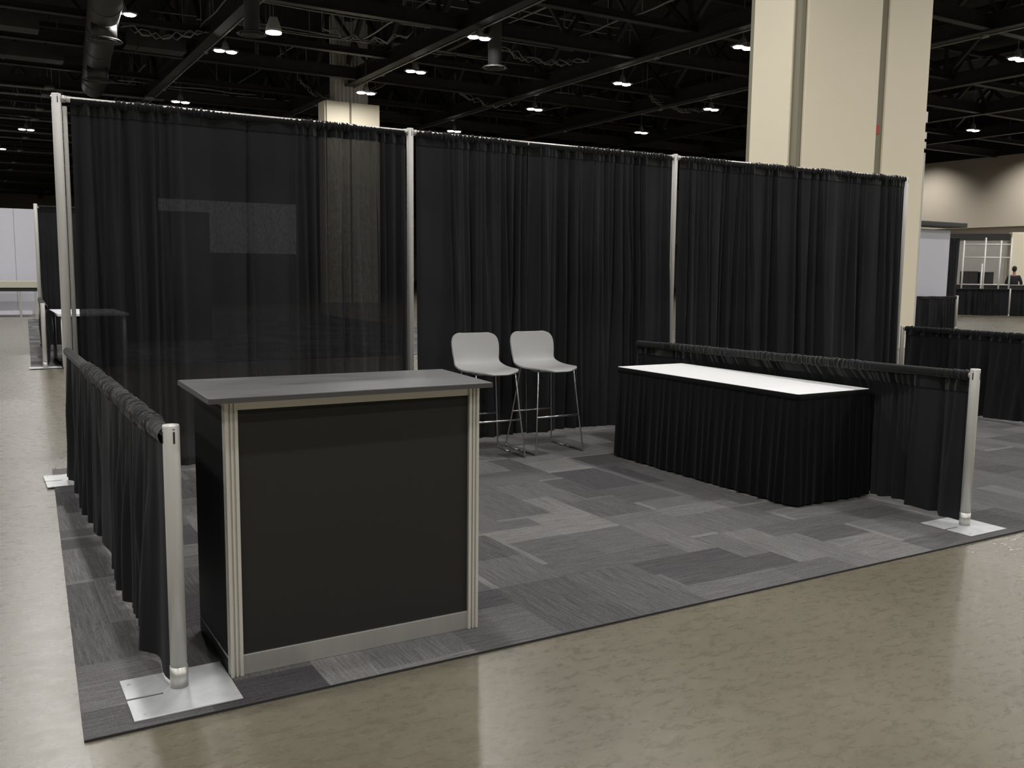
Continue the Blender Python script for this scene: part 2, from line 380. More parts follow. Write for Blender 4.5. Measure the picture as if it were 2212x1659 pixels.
def light_pair(parent):
    for s_ in (-.2, .2):
        l = bpy.data.objects.new('lamp_glow', lighthalf); COL.objects.link(l); l.parent = parent; l.location = (s_, 0, -.012)
def light_at(parent, z=-.02):
    l = bpy.data.objects.new('lamp_glow', lightdata); COL.objects.link(l); l.parent = parent; l.location = (0, 0, z)
VIS = [(7.337, 26.045, 'twin lens ceiling light at the upper left, right of the round duct'), (7.94, 36.789, 'twin lens ceiling light just above the left drape section'),
       (13.639, 19.812, 'twin lens ceiling light at top centre beside the crossing girders'), (14.031, 25.422, 'twin lens ceiling light above and right of the far column'),
       (14.01, 29.9, 'twin lens ceiling light touching the top of the far column'), (21.714, 37.491, 'twin lens ceiling light peeking over the middle drape, right of its post'),
       (21.776, 29.643, 'twin lens ceiling light over the middle drape section, higher of the two there'), (21.613, 22.989, 'bright twin lens ceiling light under the V bracing'),
       (29.946, 32.364, 'twin lens ceiling light over the second drape post'), (28.237, 25.26, 'twin lens ceiling light left of the large column, lower one'),
       (21.361, 16.271, 'twin lens ceiling light half hidden by the large column edge'), (30.101, 12.476, 'twin lens ceiling light at the right edge of the photo'),
       (42.905, 22.44, 'twin lens ceiling light above the beige hall wall at right'), (3.716, 22.987, 'twin lens ceiling light beside the nearest duct diffuser'),
       (3.304, 38.35, 'twin lens ceiling light beside the top of the left corner post'), (1.6, 60, 'distant ceiling light seen left of the corner post'), (2.6, 50, 'distant ceiling light seen right behind the corner post')]
lamp0 = make_lamp(); first = True
for (x, y, lab) in VIS:
    o = lamp0 if first else copy_tree(lamp0); first = False
    o.location = (x, y, 8.6); o['label'] = lab
    if 'touching the top' in lab: o.location = (13.43, 28.82, 8.31)
    if 'nearest duct' in lab: o.location = (3.92, 24.4, 8.95)
base = [o for o in COL.objects if o.name.startswith('ceiling_light')]
for o in base: light_pair(o)
lampB = make_lamp(); light_at(lampB)
spots = []
for ix, x in enumerate((-13, -6.2, .8, 7.6, 14.2, 21.6, 28.8, 35.6, 42.6, 50)):
    for y in (-18.5, -13, -7.6, -2.2, 3.3, 8.8, 14.3, 20, 25.5, 31, 36.5, 42, 50, 58, 68, 80):
        if not in_frame((x, y, 8.6)) and (y < 40 or x < 1) and not (9 < x < 18 and -1 < y < 9): spots.append((x, y))
random.seed(1)
for (x, y) in spots:
    o = lampB if (x, y) == spots[0] else copy_tree(lampB)
    o.location = (x, y, 8.6); o['label'] = 'twin lens ceiling light outside the picture over the hall'; o['group'] = 'ceiling lights overhead outside the frame'
# single shaded lamp
root = thing('shaded_lamp', 'single hanging lamp with a pale tapered shade at the upper left', 'ceiling light', (7.8, 22.0, 8.45))
b = bm_new(); add_tube(b, [(0, 0, .45), (0, 0, 3)], .012, 8); obj('stem', b, M['housing'], root)
b = bm_new(); add_tube(b, [(0, 0, .02), (0, 0, .10), (0, 0, .42), (0, 0, .45)], [.24, .235, .13, .12], 28); obj('lamp_shade', b, M['shade'], root, True)
b = bm_new(); add_tube(b, [(0, 0, -.02), (0, 0, .019)], .235, 28); obj('lens', b, M['lens_soft'], root)
# wall washers on the right wall
for i, (y, lab) in enumerate(((34.6, 'wall washer lamp at the left end of the right wall'), (27.2, 'wall washer lamp over the right edge of the photo'), (23, 'wall washer lamp outside the frame, nearer'), (18, 'wall washer lamp outside the frame, nearest'))):
    root = thing('wall_washer', lab, 'ceiling light', (53.6, y, 9.45)); b = bm_new(); add_tube(b, [(0, 0, 0), (0, 0, .3)], .12, 12); add_tube(b, [(0, 0, .3), (0, 0, 2.7)], .012, 8); obj('housing', b, M['housing'], root)
    ld = bpy.data.lights.new('washer', 'SPOT'); ld.energy = 1100; ld.spot_size = 1.9; ld.spot_blend = 1; ld.shadow_soft_size = .12; ld.color = LAMP_COL
    l = bpy.data.objects.new('washer_glow', ld); COL.objects.link(l); l.parent = root; l.location = (0, 0, -.05); l.rotation_euler = (0, -.50, 0)
# concourse lights
for i, (y, lab) in enumerate(((31.5, 'flush light under the concourse soffit, left'), (25, 'flush light under the concourse soffit, right'))):
    root = thing('soffit_light', lab, 'ceiling light', (61.5, y, 4.6)); b = bm_new(); add_tube(b, [(0, 0, 0), (0, 0, .05)], .3, 16); obj('lens', b, M['lens'], root)
    ld = bpy.data.lights.new('soffit', 'AREA'); ld.shape = 'DISK'; ld.size = .6; ld.energy = 260; ld.color = (1, .96, .86)
    l = bpy.data.objects.new('soffit_glow', ld); COL.objects.link(l); l.parent = root; l.location = (0, 0, -.02)

# columns -----------------------------------------------------------
def clad(root, x0, x1, y0, y1, zt, seam, gap, th=.05, xl=None):
    b = bm_new(); add_box(b, x0+th, x1-th, y0+th, y1-th, 0, zt); obj('core', b, M['col_core'], root)
    for (a, c) in ((x0+gap*.75, seam-gap/2), (seam+gap/2, x1)):
        b = bm_new(); add_box(b, a, c, y0, y0+th-.002, 0, zt); obj('cladding_panel', b, M['col_panel'], root, False, .012)
        b = bm_new(); add_box(b, a, c, y1-th+.002, y1, 0, zt); obj('cladding_panel', b, M['col_panel'], root, False, .012)
    for xs in ((x0-.001, x0+th-.002), (x1-th+.002, x1+.001)):
        b = bm_new(); add_box(b, xs[0], xs[1], y0+gap*.9, y1-gap*.9, 0, zt); obj('cladding_panel', b, M['col_panel'], root, False, .012)
root = thing('clad_column', 'huge cream clad column rising behind the right drape section', 'column', (0, 0, 0))
clad(root, 11.80, 15.215, 4.95, 6.25, 12.2, 13.93, .21, .055)
b = bm_new(); add_box(b, 15.22, 15.33, 5.0, 5.14, 0, 3.72); obj('pipe_guard', b, M['concrete_raw'], root)
for z0, z1 in ((3.80, 3.92), (3.98, 4.10), (4.28, 4.48)):
    b = bm_new(); add_box(b, 15.22, 15.33, 5.0, 5.12, z0, z1); obj('junction_box', b, M['alum_white'], root)
b = bm_new(); add_box(b, 13.85, 13.94, 4.98, 5.004, 3.95, 4.10); tag(obj('tag_plate', b, M['red'], root), 'small red tag plate', None)
root = thing('clad_column', 'distant cream clad column with exposed top behind the left drape', 'column', (0, 0, 0))
clad(root, 12.52, 14.92, 31.05, 31.98, 8.33, 13.62, .09, .07)
b = bm_new()
for i in range(7): add_box(b, 13.0+i*.17, 13.10+i*.17, 31.2, 31.25, 8.33, 12)
add_box(b, 13.0, 14.2, 31.25, 31.8, 8.33, 12)
add_box(b, 14.2, 14.5, 31.3, 31.7, 8.33, 12); obj('bare_shaft', b, M['concrete_raw'], root)

# ------------------------------------------------------------------ carpet
def carpet(name, quad, label, seed, th=.009, cell=.185):
    """quad: inside test polygon (convex, ccw). Rectangular pieces in quarter turned layouts, cut to the edge."""
    rr = random.Random(seed)
    xs = [p[0] for p in quad]; ys_ = [p[1] for p in quad]
    x0, x1, y0, y1 = min(xs), max(xs), min(ys_), max(ys_)
    nx = int((x1-x0)/cell)+1; ny = int((y1-y0)/cell)+1
    occ = [[False]*ny for _ in range(nx)]; rects = []
    shapes = [(2, 2), (2, 1), (1, 2), (3, 1), (1, 3), (2, 2), (3, 2), (2, 3), (4, 1)]
    for j in range(ny):
        for i in range(nx):
            if occ[i][j]: continue
            rr.shuffle(shapes)
            for (a, c) in shapes+[(1, 1)]:
                if i+a <= nx and j+c <= ny and not any(occ[i+p][j+q] for p in range(a) for q in range(c)):
                    for p in range(a):
                        for q in range(c): occ[i+p][j+q] = True
                    rects.append((i, j, a, c)); break
    bm = bm_new(); tl = bm.faces.layers.float.new('tone'); gl = bm.faces.layers.float.new('grain')
    def clip(poly, p, q):
        out = []; n = len(poly)
        def side(v): return (q[0]-p[0])*(v[1]-p[1])-(q[1]-p[1])*(v[0]-p[0])
        for i in range(n):
            a, c = poly[i], poly[(i+1) % n]; sa, sc_ = side(a), side(c)
            if sa >= 0: out.append(a)
            if (sa >= 0) != (sc_ >= 0): t = sa/(sa-sc_); out.append((a[0]+t*(c[0]-a[0]), a[1]+t*(c[1]-a[1])))
        return out
    def emit(ax, ay, bx, by, tone, gr):
        poly = [(ax, ay), (bx, ay), (bx, by), (ax, by)]
        for k in range(len(quad)): 
            poly = clip(poly, quad[k], quad[(k+1) % len(quad)])
            if len(poly) < 3: return
        f = bm.faces.new([bm.verts.new((p[0], p[1], th)) for p in poly]); f[tl] = tone; f[gl] = gr
    for (i, j, a, c) in rects:
        ax, ay, bx, by = x0+i*cell, y0+j*cell, x0+(i+a)*cell, y0+(j+c)*cell
        tone = min(1, max(0, rr.gauss(.5, .23))); gr = 1.0 if c > a else 0.0 if a > c else float(rr.random() < .35)
        if rr.random() < .35:    # pale edge strip
            e = .035
            if rr.random() < .6: emit(ax, ay, bx, ay+e, min(1, tone+.35), 0.0); ay += e
            else: emit(ax, ay, ax+e, by, min(1, tone+.35), 1.0); ax += e
        emit(ax, ay, bx, by, tone, gr)
    n = len(quad)
    lo = [bm.verts.new((p[0], p[1], 0.0005)) for p in quad]; hi = [bm.verts.new((p[0], p[1], th)) for p in quad]
    for k in range(n):
        f = bm.faces.new((lo[k], lo[(k+1) % n], hi[(k+1) % n], hi[k])); f.material_index = 1; f[tl] = 0
    return tag(obj(name, bm, [M['carpet'], M['slot']]), label, 'carpet')
carpet('carpet', [(-.310, -3.722), (9.5, -3.722), (9.5, .35), (-.10, .35)], 'grey patchwork tile carpet under the whole booth', 3)
carpet('carpet', [(.15, 7.43), (9, 7.43), (9, 21), (.80, 21)], 'grey carpet strip of the booth behind, far left', 8)

# ------------------------------------------------------------------ drapes
def fold_set(L, rr, dens=1.0, amp=.03):
    F = []; s = rr.random()*.1
    while s < L:
        if dens < 0:              # loose even folds
            F.append((s, rr.uniform(.018, .032), amp*rr.uniform(.6, 1.1)*rr.choice((1, 1, -1)), rr.uniform(-.07, .07))); s += rr.uniform(.055, .10); continue
        if rr.random() < .62:     # tight cluster
            n = rr.randint(3, 9)
            for _ in range(n):
                F.append((s, rr.uniform(.010, .022), amp*rr.uniform(.5, 1.15)*rr.choice((1, 1, -1)), rr.uniform(-.05, .05)))
                s += rr.uniform(.024, .055)/dens
        else:
            F.append((s, rr.uniform(.05, .11), amp*rr.uniform(.2, .5)*rr.choice((1, -1)), rr.uniform(-.06, .06)))
            s += rr.uniform(.08, .20)/dens
    return F
def drape_sheet(P, Q, z0, z1, rr, amp=.03, dens=1.0, du=.009, nz=26, flare=.0, top=.35, bow=None, z1b=None):
    P, Q = Vector((P[0], P[1], 0)), Vector((Q[0], Q[1], 0)); L = (Q-P).length; d = (Q-P).normalized(); n = Vector((d.y, -d.x, 0))
    F = fold_set(L, rr, dens, amp); ph = [rr.random()*6.28 for _ in range(4)]
    nu = max(8, int(L/du))
    def f(s, t):       # t: 0 top .. 1 bottom
        g = top+(1-top)*min(1, t*2.2); wdn = .75+.75*t; v = 0
        for (p, w_, a, dr) in F:
            x = (s-p-dr*t)/(w_*wdn)
            if abs(x) < 3: v += a*math.exp(-x*x)
        e = min(1, min(s, L-s)/.03)
        v += .006*math.sin(s*9+ph[0]+t)+.004*math.sin(s*23+ph[1]+1.5*t)
        return v*g*(.3+.7*e) + flare*t*t + (bow(s/L, t) if bow else 0)
    def grid(bm, ta, tb, nzz, o, zr=None):
        rows = []
        for j in range(nzz+1):
            t = ta+(tb-ta)*j/nzz
            row = []
            for i in range(nu+1):
                s = L*i/nu; zt = z1+((z1b if z1b else z1)-z1)*i/nu; z = zt+(z0-zt)*t
                zz = z
                if j == nzz and tb > .99: zz += .006*math.sin(s*5+ph[2])+.5*abs(f(s, t))*.2
                row.append(bm.verts.new(P+d*s+n*(f(s, t)+o)+Vector((0, 0, zz))))
            rows.append(row)
        for A, B in zip(rows, rows[1:]):
            for i in range(nu): bm.faces.new((A[i], A[i+1], B[i+1], B[i]))
    return grid, f, L, d, n, P, nu
def drape(name, P, Q, z0, z1, seed, label, mat, group=None, amp=.03, dens=1.0, flare=0.0, rod=.019, band=.105, du=.009, nz=26, ruf=.006, cat='drape', bow=None, z1b=None, sleeve='pocket', top=.35):
    rr = random.Random(seed)
    grid, f, L, d, n, P3, nu = drape_sheet(P, Q, z0, z1, rr, amp, dens, du, nz, flare, top, bow, z1b)
    root = thing(name, label, cat, (0, 0, 0), 0, group)
    b = bm_new(); tt = (rod*1.2)/(z1-z0); grid(b, tt, 1, nz, 0); obj('curtain', b, mat, root, True)
    b = bm_new(); grid(b, tt*.8, band/(z1-z0), 4, .004)
    # gathered sleeve over the crossbar
    ns = int(L/.005); nt = 12; rows = []
    cl = [(rr.random()*L, rr.uniform(.08, .28)) for _ in range(int(L*2.4)+1)]; RG = []; q = 0.0
    while q < L:
        g = min(1, .10+sum(math.exp(-((q-c)/w_)**2) for c, w_ in cl))
        RG.append((q, rr.uniform(.0028, .0065), g*rr.uniform(.35, 1.15), rr.uniform(-.016, .016), rr.random()*6.28)); q += rr.uniform(.007, .022)*(1.5-.7*g)
    bk = {}
    for R_ in RG: bk.setdefault(int(R_[0]/.05), []).append(R_)
    for i in range(ns+1):
        s = L*i/ns; row = []; near = [R_ for kk in (-1, 0, 1) for R_ in bk.get(int(s/.05)+kk, [])]
        for k in range(nt):
            th = 2*PI*k/nt; v = 0
            for (p_, w_, a_, sk, p2) in near:
                x_ = (s-p_-sk*math.sin(th+p2))/w_
                if abs(x_) < 2.6: v += a_*math.exp(-x_*x_)
            r = rod+.001+ruf*min(1.5, v)
            row.append(b.verts.new(P3+d*s+n*(r*math.cos(th))+Vector((0, 0, z1+((z1b if z1b else z1)-z1)*i/ns-rod+r*math.sin(th)*(1.0 if math.sin(th) > 0 else 1.3)))))
        rows.append(row)
    for A, B in zip(rows, rows[1:]):
        for k in range(nt): b.faces.new((A[k], A[(k+1) % nt], B[(k+1) % nt], B[k]))
    obj('rod_pocket', b, M[sleeve], root, True)
    return root
def crossbar(P, Q, z, label, r=.015, group=None, zq=None):
    zq = z if zq is None else zq
    root = thing('crossbar', label, 'rail', (0, 0, 0), 0, group)
    b = bm_new(); add_tube(b, [(P[0], P[1], z), (Q[0], Q[1], zq)], r, 14); obj('tube', b, M['alum_white'], root, True)
    dx = Vector((Q[0]-P[0], Q[1]-P[1], 0)).normalized()*.022
    for e, s, zz in ((P, 1, z), (Q, -1, zq)):
        b = bm_new(); v = Vector((e[0], e[1], zz)); add_tube(b, [v-s*dx*.2, v+s*dx], r+.004, 14); obj('end_hook', b, M['alum'], root, True)
    return root
TB = M
# upright posts
def upright(x, y, h, label, r=.026, plate=None, pz=.009, mat='alum_white', group=None, slots=True, bx=.16):
    root = thing('upright_post', label, 'post', (x, y, 0), 0, group)
    b = bm_new(); add_tube(b, [(0, 0, pz+.004), (0, 0, h-.004), (0, 0, h)], [r, r, r*.93], 24); obj('pole', b, M[mat], root, True)
    if slots:
        for k in range(4):
            a = k*PI/2+(-PI/2+.15); b = bm_new(); c, s = math.cos(a), math.sin(a)
            for (za, zb) in ((h-.058, h-.020), (h-.014, h-.011)):
                v = [b.verts.new((r*1.012*c+u*.0032*-s, r*1.012*s+u*.0032*c, z)) for u, z in ((-1, za), (1, za), (1, zb), (-1, zb))]; b.faces.new(v)
            obj('slot', b, M['slot'], root)
    b = bm_new(); add_tube(b, [(0, 0, pz+.004), (0, 0, pz+.075)], r+.0022, 24); obj('socket_collar', b, M['alum'], root, True)
    if plate:
        (x0, x1, y0, y1), slotdir = plate; b = bm_new(); t = .005
        mid = (y0+y1)/2; sl = .007
        pts = [(x0, y0), (x1, y0), (x1, y1), (x0, y1), (x0, mid+sl), (x0+(x1-x0)*.34, mid+sl), (x0+(x1-x0)*.34, mid-sl), (x0, mid-sl)]
        add_prism(b, pts, pz, pz+t); obj('base_plate', b, M['galv'], root, False, .0012)
        b = bm_new(); q = .022
        for cx, cy in ((x0+q, y1-q*2), (x0+q*1.6, y0+q*1.4)): add_tube(b, [(cx, cy, pz+t), (cx, cy, pz+t+.0012)], .006, 10)
        obj('rivet', b, M['alum'], root)
    return root
P0 = (0, 0); P1 = (2.405, .03); P2 = (5.01, .05); P3 = (8.16, 0.0)
HW = 2.44
upright(0, 0, HW, 'tall aluminium corner post at the left end of the back drape', .028, ((-.17, .12, -.24, .12), 0), .0095)
o = upright(.048, .03, HW-.07, 'slim white post tight behind the left corner post', .013, None, .0095, 'alum_white', None, False)
upright(P1[0], P1[1], HW, 'tall aluminium post between the left and middle drape sections', .026, ((-.16, .16, -.1, .16), 0), .0095)
o = upright(P1[0]-.035, P1[1]+.04, HW-.15, 'slim white post tight behind the first middle post', .014, None, .0095, 'alum_white', None, False)
upright(P2[0], P2[1], HW, 'tall aluminium post between the middle and right drape sections', .024, ((-.16, .16, -.1, .16), 0), .0095)
upright(P3[0]+.03, P3[1]+.03, HW-.02, 'tall aluminium post at the right end of the back drape', .026, ((-.16, .16, -.1, .16), 0), .0095)
zb = HW-.035
for (A, B, lab) in ((P0, P1, 'left'), (P1, P2, 'middle'), (P2, P3, 'right')):
    crossbar((A[0]+.03, A[1]), (B[0]-.03, B[1]), zb+.0052, 'aluminium crossbar carrying the %s drape section' % lab, .018)
def seg(A, B, a, c, dy=-.0): return ((A[0]+(B[0]-A[0])*a, A[1]+(B[1]-A[1])*a+dy), (A[0]+(B[0]-A[0])*c, A[1]+(B[1]-A[1])*c+dy))
WZ = zb+.019
def wall_drape(A, B, a, c, seed, lab, mat, **k):
    p, q = seg(A, B, a, c)
    drape('drape_panel', p, q, .03, WZ, seed, lab, mat, 'tall black drape panels of the back wall', amp=.055, flare=.04, top=.32, ruf=.0085, dens=k.pop('dens', 1.1), **k)
wall_drape(P0, P1, .032, .5, 11, 'leftmost tall black drape panel, beside the corner post', M['sheer'])
wall_drape(P0, P1, .5, .983, 12, 'sheer black drape panel through which the far column shows', M['sheer'])
wall_drape(P1, P2, .018, .398, 13, 'black drape panel behind the left bar stool', M['sheer_low'])
wall_drape(P1, P2, .403, .985, 14, 'black drape panel behind the right bar stool', M['sheer_low'], dens=1.15)
wall_drape(P2, P3, .016, .34, 15, 'black drape panel just right of the second middle post', M['drape'])
wall_drape(P2, P3, .34, .67, 16, 'black drape panel behind the white topped table, middle of its section', M['drape'])
wall_drape(P2, P3, .67, .992, 17, 'rightmost tall black drape panel of the back wall', M['drape'])

# side rails
ZR = .838
upright(-.003, -3.496, .879, 'short aluminium post at the front left corner of the booth', .0262, ((-.165, .160, -.185, .13), 0), .0095)
crossbar((0, -.03), (-.002, -3.466), ZR, 'aluminium rail inside the left side drape')
drape('side_drape', (-.012, -3.462), (-.006, -.04), .028, ZR+.026, 21, 'low black drape along the left side of the booth', M['drape'], amp=-.017, dens=1.5, flare=-.012, rod=.024, band=.05, ruf=.0095, nz=20, sleeve='sleeve')
upright(4.143, -3.514, .879, 'short aluminium post at the front right corner of the booth', .0262, ((-.175, .14, -.155, .145), 0), .0095)
upright(4.37, -.33, .80, 'short post at the back end of the right side rail', .022, None, .0095, 'alum_white', None, False)
crossbar((4.150, -3.486), (4.335, -.36), ZR+.004, 'aluminium rail inside the right side drape', .0145, zq=.788)
def tbow(u, t):
    a = max(0, min(1, (u-.12)/.25))*max(0, min(1, (.93-u)/.20)); a = a*a*(3-2*a); q = max(0, min(1, (t-.01)/.20)); return -.125*a*q*q*(3-2*q)*(.35+.65*u)
drape('side_drape', (4.335, -.34), (4.150, -3.482), .03, .785+.024, 22, 'low black drape behind the white topped table', M['drape'], amp=.030, dens=.9, flare=.0, rod=.021, band=.11, ruf=.0055, nz=24, bow=tbow, z1b=ZR+.026)
crossbar((7.87, -.3), (7.80, -3.4), ZR, 'aluminium rail of the neighbouring booth at right')
drape('side_drape', (7.87, -.32), (7.80, -3.38), .04, ZR+.022, 23, 'low black drape of the neighbouring booth at right', M['drape'], amp=.055, dens=-1, flare=.0, rod=.02, band=.09, ruf=.006, nz=18)
upright(7.87, -.28, .86, 'short post at the back of the neighbouring side rail', .022, None, .0095, 'alum_white', None, False)
upright(7.80, -3.43, .879, 'short post at the front of the neighbouring side rail', .026, ((-.16, .16, -.16, .16), 0), .0095)

# ------------------------------------------------------------------ counter
def counter():
    root = thing('display_counter', 'black panelled display counter with aluminium frame and dark grey top', 'counter', (.16, -3.515, .0095))
    ox, oy = .16, -3.515; Wd = .935; D = .48; H = .9395
    def cb(x0, x1, y0, y1, z0, z1, nm, mt, bev=.0015):
        b = bm_new(); add_box(b, x0, x1, y0, y1, z0, z1); return obj(nm, b, mt, root, False, bev)
    # top (slightly out of square, as photographed)
    b = bm_new(); add_prism(b, [(.092-ox, -3.601-oy), (1.105-ox, -3.596-oy), (1.146-ox, -3.094-oy), (.106-ox, -3.045-oy)], H+.001, H+.019)
    obj('countertop', b, [M['laminate']], root, False, .002)
    # edge band
    q = [(.092-ox, -3.601-oy), (1.105-ox, -3.596-oy), (1.146-ox, -3.094-oy), (.106-ox, -3.045-oy)]
    b = bm_new(); e = .0012
    cx = sum(p[0] for p in q)/4; cy = sum(p[1] for p in q)/4
    o_ = [(p[0]+(e if p[0] > cx else -e), p[1]+(e if p[1] > cy else -e)) for p in q]
    for k in range(4):
        a, c = o_[k], o_[(k+1) % 4]; v = [b.verts.new((a[0], a[1], H+.001)), b.verts.new((c[0], c[1], H+.001)), b.verts.new((c[0], c[1], H+.0165)), b.verts.new((a[0], a[1], H+.0165))]; b.faces.new(v)
    obj('edge_band', b, M['laminate_edge'], root)
    pw = .042
    for (x, y) in ((0, 0), (Wd-pw, 0), (.006, D-pw-.004), (Wd-pw-.006, D-pw-.004)):
        b = bm_new()       # fluted extrusion
        add_box(b, x+.009, x+pw-.009, y+.009, y+pw-.009, 0, H)
        for (u, v_) in ((0, 0), (pw-.011, 0), (0, pw-.011), (pw-.011, pw-.011)): add_box(b, x+u, x+u+.011, y+v_, y+v_+.011, 0, H)
        for t in (.0175,): add_box(b, x+t, x+t+.007, y+.001, y+.006, 0, H); add_box(b, x+.001, x+.006, y+t, y+t+.007, 0, H)
        obj('frame_post', b, M['alum_cream'], root, False, .001)
    # front frame rails
    cb(pw, Wd-pw, .008, .03, H-.036, H-.001, 'frame_rail', M['alum_cream']); cb(pw, Wd-pw, .008, .03, .0, .070, 'frame_rail', M['alum'])
    cb(-.001, .0055, pw, D, .0545, .0625, 'frame_rail', M['alum_white']); cb(.008, .03, pw, D-pw, H-.03, H-.001, 'frame_rail', M['alum'])
    cb(Wd-.03, Wd-.008, pw, D-pw, .008, .062, 'frame_rail', M['alum']); cb(Wd-.03, Wd-.008, pw, D-pw, H-.03, H-.001, 'frame_rail', M['alum'])
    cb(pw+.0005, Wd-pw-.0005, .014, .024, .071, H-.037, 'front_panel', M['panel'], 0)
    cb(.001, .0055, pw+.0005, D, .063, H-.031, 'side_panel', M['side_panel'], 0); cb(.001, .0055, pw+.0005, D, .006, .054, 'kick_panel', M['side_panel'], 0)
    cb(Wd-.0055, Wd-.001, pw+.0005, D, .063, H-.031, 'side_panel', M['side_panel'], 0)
    cb(pw, Wd-pw, .03, D-.02, .10, .115, 'shelf', M['side_panel'], 0)
    return root
counter()

# ------------------------------------------------------------------ skirted table
def table():
    x0, x1, y0, y1, H = 3.612, 4.232, -2.772, -1.03, .683
    root = thing('skirted_table', 'white topped table with pleated black skirt against the right side drape', 'table', (x0, y0, .0095))
    W_, L_ = x1-x0, y1-y0; h = H-.0095
    # top: exact outline, very slightly out of square
    b = bm_new(); add_box(b, 0, W_, 0, L_, h-.022, h); obj('tabletop', b, M['white_top'], root, False, .003)
    # skirt path, rounded rectangle, anticlockwise seen from above
    r = .02; path = []
    def arc(cx, cy, a0): 
        for k in range(6): a = a0+k*PI/2/5; path.append((cx+r*math.cos(a), cy+r*math.sin(a)))
    e = .004
    arc(-e+r, L_+e-r, PI/2); arc(-e+r, -e+r, PI); arc(W_+e-r, -e+r, 1.5*PI); arc(W_+e-r, L_+e-r, 0)
    path.append(path[0])
    # resample
    P = [Vector((p[0], p[1], 0)) for p in path]; S = [0]
    for a, c in zip(P, P[1:]): S.append(S[-1]+(c-a).length)
    tot = S[-1]; N = int(tot/.006)
    def at(s):
        s %= tot; k = 0
        while S[k+1] < s: k += 1
        t = (s-S[k])/(S[k+1]-S[k]); return P[k].lerp(P[k+1], t)
    pts = [at(tot*i/N) for i in range(N)]
    nor = []
    for i in range(N):
        d = (at(tot*i/N+.02)-at(tot*i/N-.02)).normalized(); nor.append(Vector((d.y, -d.x, 0)))
    rr = random.Random(4); F = []; s = 0
    while s < tot-.03:
        F.append((s, rr.uniform(.011, .02), rr.uniform(.5, 1.1), rr.uniform(-.015, .015))); s += rr.uniform(.05, .095)
    def f(s, t):
        v = 0
        for (p, w_, a, dr) in F:
            x = (s-p-dr*t); 
            if x > tot/2: x -= tot
            if x < -tot/2: x += tot
            x /= w_*(.8+.5*t)
            if abs(x) < 3: v += a*math.exp(-x*x)
        return v*(.003+.028*t)+.010*t
    b = bm_new(); rows = []; nz = 18; zt = h-.026
    for j in range(nz+1):
        t = j/nz; z = zt+(.012-zt)*t
        rows.append([b.verts.new(pts[i]+nor[i]*(f(tot*i/N, t)+.002)+Vector((0, 0, z))) for i in range(N)])
    for A, B in zip(rows, rows[1:]):
        for i in range(N): b.faces.new((A[i], A[(i+1) % N], B[(i+1) % N], B[i]))
    obj('pleated_skirt', b, M['skirt'], root, True)
    b = bm_new(); rows = []
    for z, o in ((h-.002, .0015), (h-.004, .005), (h-.034, .0065), (h-.036, .004)):
        rows.append([b.verts.new(pts[i]+nor[i]*o+Vector((0, 0, z))) for i in range(N)])
    for A, B in zip(rows, rows[1:]):
        for i in range(N): b.faces.new((A[i], A[(i+1) % N], B[(i+1) % N], B[i]))
    obj('skirt_band', b, M['skirt'], root, True)
    for (x, y) in ((.06, .08), (W_-.06, .08), (.06, L_-.08), (W_-.06, L_-.08)):
        b = bm_new(); add_tube(b, [(x, y, 0), (x, y, h-.023)], .014, 10); obj('leg', b, M['alum'], root, True)
table()

